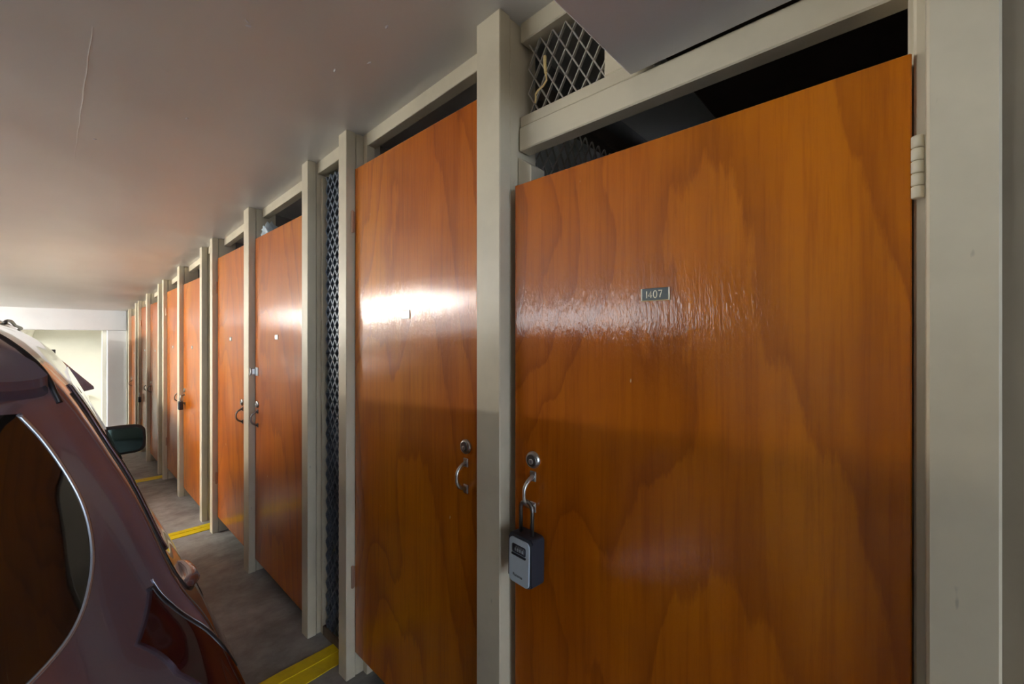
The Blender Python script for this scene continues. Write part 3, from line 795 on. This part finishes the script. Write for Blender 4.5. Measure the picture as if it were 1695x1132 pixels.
# rear glass with bright moulding, spoiler, seams, lights, side glass
RG_R = [(1.76, 2.44), (1.81, 2.66), (1.83, 2.95), (1.79, 3.30), (1.70, 3.62), (1.54, 3.92), (1.26, 4.15)]
car.patch('rear_window', ([(0, p[1] * .97 + .1) for p in RG_R], RG_R), .004, M['glass'], ct, 30, 14, both=True)
car.line('window_moulding', RG_R, .0038, .003, M['gasket'], ct, both=True)
def spoiler():
    bm = bmesh.new()
    for q in (1, -1):
        sec = []
        for k in range(25):
            u = 2.35 * k / 24
            a = car.at(u, 1.90); n_ = car.nrm(u, 1.95)
            e = car.at(u, 2.25)
            tip = Vector((e.x, e.y - .050, e.z + .012)); low = Vector((e.x, e.y + .012, e.z - .035)); tip2 = tip + Vector((0, .004, -.014))
            sec.append([bm.verts.new((p.x * q, p.y, p.z)) for p in (a + n_ * .002, a.lerp(tip, .35) + Vector((0, 0, .010)), a.lerp(tip, .75) + Vector((0, 0, .009)), tip, tip2, tip2.lerp(low, .5) + Vector((0, .004, .006)), low)])
        for A, B in zip(sec, sec[1:]):
            for i in range(6): bm.faces.new((A[i], A[i + 1], B[i + 1], B[i]))
        bm.faces.new(sec[-1])
    bmesh.ops.remove_doubles(bm, verts=bm.verts[:], dist=.0005)
    o = bm_to('rear_spoiler', bm, mat=M['car'], parent=ct, smooth=True)
    o.data.set_sharp_from_angle(angle=R(32)); return o
spoiler()
car.line('roof_seam', [(3.3, 0), (3.28, .7), (3.2, 1.35), (2.95, 1.85), (2.8, 2.0), (2.6, 2.15), (2.3, 2.3), (2.2, 2.4)], .004, .0, M['trim_black'], ct, both=True)
car.patch('side_window', ([(3.15, 2.42), (4.75, 2.36)], [(3.2, 3.80), (4.75, 3.85)]), .003, M['glass'], ct, 16, 10, both=True)
car.patch('side_window', ([(4.95, 2.36), (6.9, 2.4)], [(4.95, 3.85), (7.4, 3.88)]), .003, M['glass'], ct, 16, 10, both=True)
car.line('window_trim', [(3.08, 2.40), (3.05, 2.8), (3.08, 3.3), (3.13, 3.88)], .0022, .001, M['car'], ct, both=True)
car.line('belt_moulding', [(3.13, 3.9), (4, 3.93), (5, 3.95), (6, 3.95), (7.4, 3.95)], .0025, .001, M['car'], ct, both=True)
car.line('door_seam', [(2.95, 2.45), (2.92, 2.9), (2.90, 3.5), (2.92, 4.1), (3.0, 4.4), (3.35, 4.75), (3.7, 5.3), (4.0, 6.2), (4.2, 6.9)], .0028, .0, M['trim_black'], ct, both=True)
TLA = [(2.04, 3.95), (2.08, 4.2), (2.22, 4.70), (2.75, 5.2)]
car.patch('tail_light', (TLA, [(1.78, 4.4), (1.9, 4.95), (2.1, 5.25), (2.65, 5.42)]), .006, M['red_lens'], ct, 18, 10, both=True)
car.line('tail_light_rim', TLA, .0045, .003, M['trim_black'], ct, both=True)
car.line('tail_light_edge', [(u + .05, v - .06) for u, v in TLA], .0018, .001, M['gasket'], ct, both=True)
car.patch('windscreen', ([(7.08, 0), (7.08, .9), (7.1, 1.75)], [(8.75, 0), (8.7, .9), (8.6, 1.9)]), .003, M['glass'], ct, 14, 12, both=True)
car.patch('head_light', ([(9.75, 3.2), (10.2, 3.2)], [(9.7, 4.8), (10.2, 4.8)]), .006, M['boxface'], ct, 8, 8, both=True)
car.line('bumper_seam', [(.0, 5.55), (1, 5.55), (2, 5.5), (2.8, 5.55), (3.3, 5.9)], .003, .0, M['trim_black'], ct, both=True)
# door handles
def handle(y, z, par, c_, u, v):
    P = c_.at(u, v); 
    h = bpy.data.objects.new('door_handle', None); C.objects.link(h); h.parent = par; h.location = P + Vector((-.032, 0, .02)); h.scale = (1, .75, .9)
    bm = bmesh.new()
    tube(bm, [(-.008, -.085, 0), (.012, -.082, .002), (.024, -.055, .003), (.027, 0, .003), (.024, .055, .002), (.012, .082, 0), (-.008, .088, 0)], [.012, .014, .014, .013, .013, .013, .011], 12)
    bm_to('grip', bm, mat=M['car'], parent=h, smooth=True)
    bm = bmesh.new(); lathe(bm, [(.024, -.016), (.024, -.008), (.018, -.006)], 'x', (0, -.01, 0), 20); bm_to('handle_recess', bm, mat=M['trim_black'], parent=h)
handle(0, 0, ct, car, 3.22, 4.60)
# wing mirror (glass faces back, towards the camera)
def mirror(c_, u, v, w_, hgt, par, housing, flip=1, glass=True, dy=0):
    P = c_.at(u, v)
    mt = bpy.data.objects.new('wing_mirror', None); C.objects.link(mt); mt.parent = par; mt.location = (P.x * flip, P.y, P.z)
    bm = bmesh.new(); n = 24; secs = []
    for k, (yy, sc) in enumerate([(-.052, .93), (-.05, 1.0), (.0, 1.0), (.05, .86), (.09, .55), (.105, .2)]):
        ring = []
        for q in range(n):
            a = 2 * math.pi * q / n; ca, sa = math.cos(a), math.sin(a)
            rx = math.copysign(abs(ca) ** .45, ca) * w_ / 2 * sc; rz = math.copysign(abs(sa) ** .5, sa) * hgt / 2 * sc
            ring.append(bm.verts.new((flip * (-.045 + w_ / 2 + rx), yy, -.015 + rz)))
        secs.append(ring)
    for A, B in zip(secs, secs[1:]):
        for q in range(n): bm.faces.new((A[q], A[(q + 1) % n], B[(q + 1) % n], B[q]))
    bm.faces.new(secs[0]); bm.faces.new(secs[-1])
    bm_to('mirror_housing', bm, mat=housing, parent=mt, smooth=True)
    bm = bmesh.new(); hexa(bm, [(flip * -.03, -.02, -.02), (flip * .09, -.02, .0), (flip * .09, .05, .0), (flip * -.03, .05, -.02), (flip * -.03, -.02, .02), (flip * .09, -.02, .035), (flip * .09, .05, .035), (flip * -.03, .05, .02)]); bev(bm, .006)
    bm_to('mirror_arm', bm, mat=M['trim_black'], parent=mt)
    if glass:
        bm = bmesh.new(); ring = []; ring2 = []
        for q in range(n):
            a = 2 * math.pi * q / n; ca, sa = math.cos(a), math.sin(a)
            rx = math.copysign(abs(ca) ** .45, ca) * w_ / 2 * .86; rz = math.copysign(abs(sa) ** .5, sa) * hgt / 2 * .84
            ring.append(bm.verts.new((flip * (-.045 + w_ / 2 + rx), -.0565, -.015 + rz))); ring2.append(bm.verts.new((flip * (-.045 + w_ / 2 + rx), -.0525, -.015 + rz)))
        bm.faces.new(ring); bm.faces.new(ring2)
        for q in range(n): bm.faces.new((ring[q], ring[(q + 1) % n], ring2[(q + 1) % n], ring2[q]))
        bm_to('mirror_glass', bm, mat=M['mirror'], parent=mt)
mirror(car, 7.35, 4.0, .20, .15, ct, M['trim_black'], 1)
mirror(car, 7.35, 4.0, .20, .15, ct, M['trim_black'], -1)
def wheels(par, xs, ys, r):
    for x in xs:
        for y in ys:
            wl = bpy.data.objects.new('wheel', None); C.objects.link(wl); wl.parent = par; wl.location = (x, y, r)
            s = 1 if x > 0 else -1
            bm = bmesh.new(); lathe(bm, [(r * .62, -.10), (r * .95, -.10), (r, -.07), (r, .07), (r * .95, .10), (r * .62, .10)], 'x', n=36); bm_to('tyre', bm, mat=M['rubber'], parent=wl)
            bm = bmesh.new(); lathe(bm, [(r * .60, -.02), (r * .60, .07), (r * .2, .085), (.03, .10)], 'x' if s > 0 else '-x', n=30); bm_to('rim', bm, mat=M['rim'], parent=wl)
wheels(ct, (-.79, .79), (.78, 2.98), .30)

# ---- taller vehicle ahead, nose towards the camera
k = 1.0
sz = [1.90, 1.89, 1.80, 1.52, 1.22, 1.02, .60, .30]
sx_ = [0, .38, .54, .72, .87, .92, .93, .86]
def srow(y, x=None, z=None):
    x = x or sx_; z = z or sz; y = y if isinstance(y, (list, tuple)) else [y] * 8
    return [(x[j], y[j], z[j]) for j in range(8)]
suv = Car([srow([.06, .05, .04, .03, .02, .0, .0, .04], [0] * 8, [1.05, 1.04, 1.02, 1.0, .95, .86, .55, .32]),
           srow([.12, .12, .14, .18, .2, .2, .2, .2], [0, .40, .62, .72, .78, .82, .84, .78], [1.10, 1.09, 1.08, 1.05, 1.0, .92, .58, .31]),
           srow(.75, [0, .42, .68, .82, .88, .91, .92, .85], [1.20, 1.19, 1.18, 1.16, 1.10, 1.0, .6, .3]),
           srow([1.35] * 8, [0, .42, .68, .82, .88, .92, .93, .86], [1.32, 1.31, 1.28, 1.25, 1.19, 1.02, .6, .3]),
           srow([1.95] * 8, None, [1.80, 1.79, 1.70, 1.48, 1.22, 1.02, .6, .3]),
           srow(2.6), srow(3.4), srow(4.0, None, [1.88, 1.87, 1.78, 1.51, 1.22, 1.02, .6, .3]),
           srow([4.35, 4.34, 4.32, 4.36, 4.40, 4.40, 4.40, 4.38], [0] * 8, [1.80, 1.79, 1.75, 1.5, 1.2, 1.0, .6, .34])])
SY = 5.0
st = empty('parked_car', (-.92, SY, zfloor(SY)), (-math.atan(.043), 0, 0))
tag(st, 'tall grey vehicle parked ahead, mostly hidden behind the plum hatchback', 'car')
suv.body('body_shell', 8, 7, M['suv'], st)
suv.patch('windscreen', ([(3.12, 0), (3.12, 1.9)], [(3.95, 0), (3.95, 1.7)]), .004, M['glass'], st, 10, 10, both=True)
suv.patch('side_window', ([(4.15, 2.35), (7.0, 2.3)], [(3.6, 3.85), (7.0, 3.9)]), .004, M['glass'], st, 16, 8, both=True)
suv.line('roof_rail', [(4.2, 1.75), (5, 1.75), (6, 1.75), (7, 1.75)], .018, .03, M['trim_black'], st, both=True)
suv.patch('head_light', ([(1.0, 2.6), (1.5, 2.8)], [(1.0, 4.6), (1.5, 4.6)]), .006, M['boxface'], st, 8, 8, both=True)
wheels(st, (-.82, .82), (.9, 3.55), .36)
def wedge_mirror(flip):
    P = suv.at(3.62, 4.55)
    mt = bpy.data.objects.new('wing_mirror', None); C.objects.link(mt); mt.parent = st; mt.location = (P.x * flip, P.y, P.z)
    bm = bmesh.new()
    a = [(-.04, -.02, -.16), (.285, -.01, -.085), (.285, .06, -.09), (-.04, .06, -.17), (-.04, -.05, .34), (.28, -.01, -.055), (.28, .06, -.055), (-.04, .06, .34)]
    hexa(bm, [(x * flip, y, z) for x, y, z in a]); bev(bm, .008, 2)
    bm_to('mirror_housing', bm, mat=M['car'], parent=mt)
    bm = bmesh.new(); hexa(bm, [(x * flip, y, z) for x, y, z in boxpts(-.05, -.015, -.07, .0, -.06, .37)]); bev(bm, .004); bm_to('mirror_base', bm, mat=M['trim_black'], parent=mt)
wedge_mirror(1); wedge_mirror(-1)
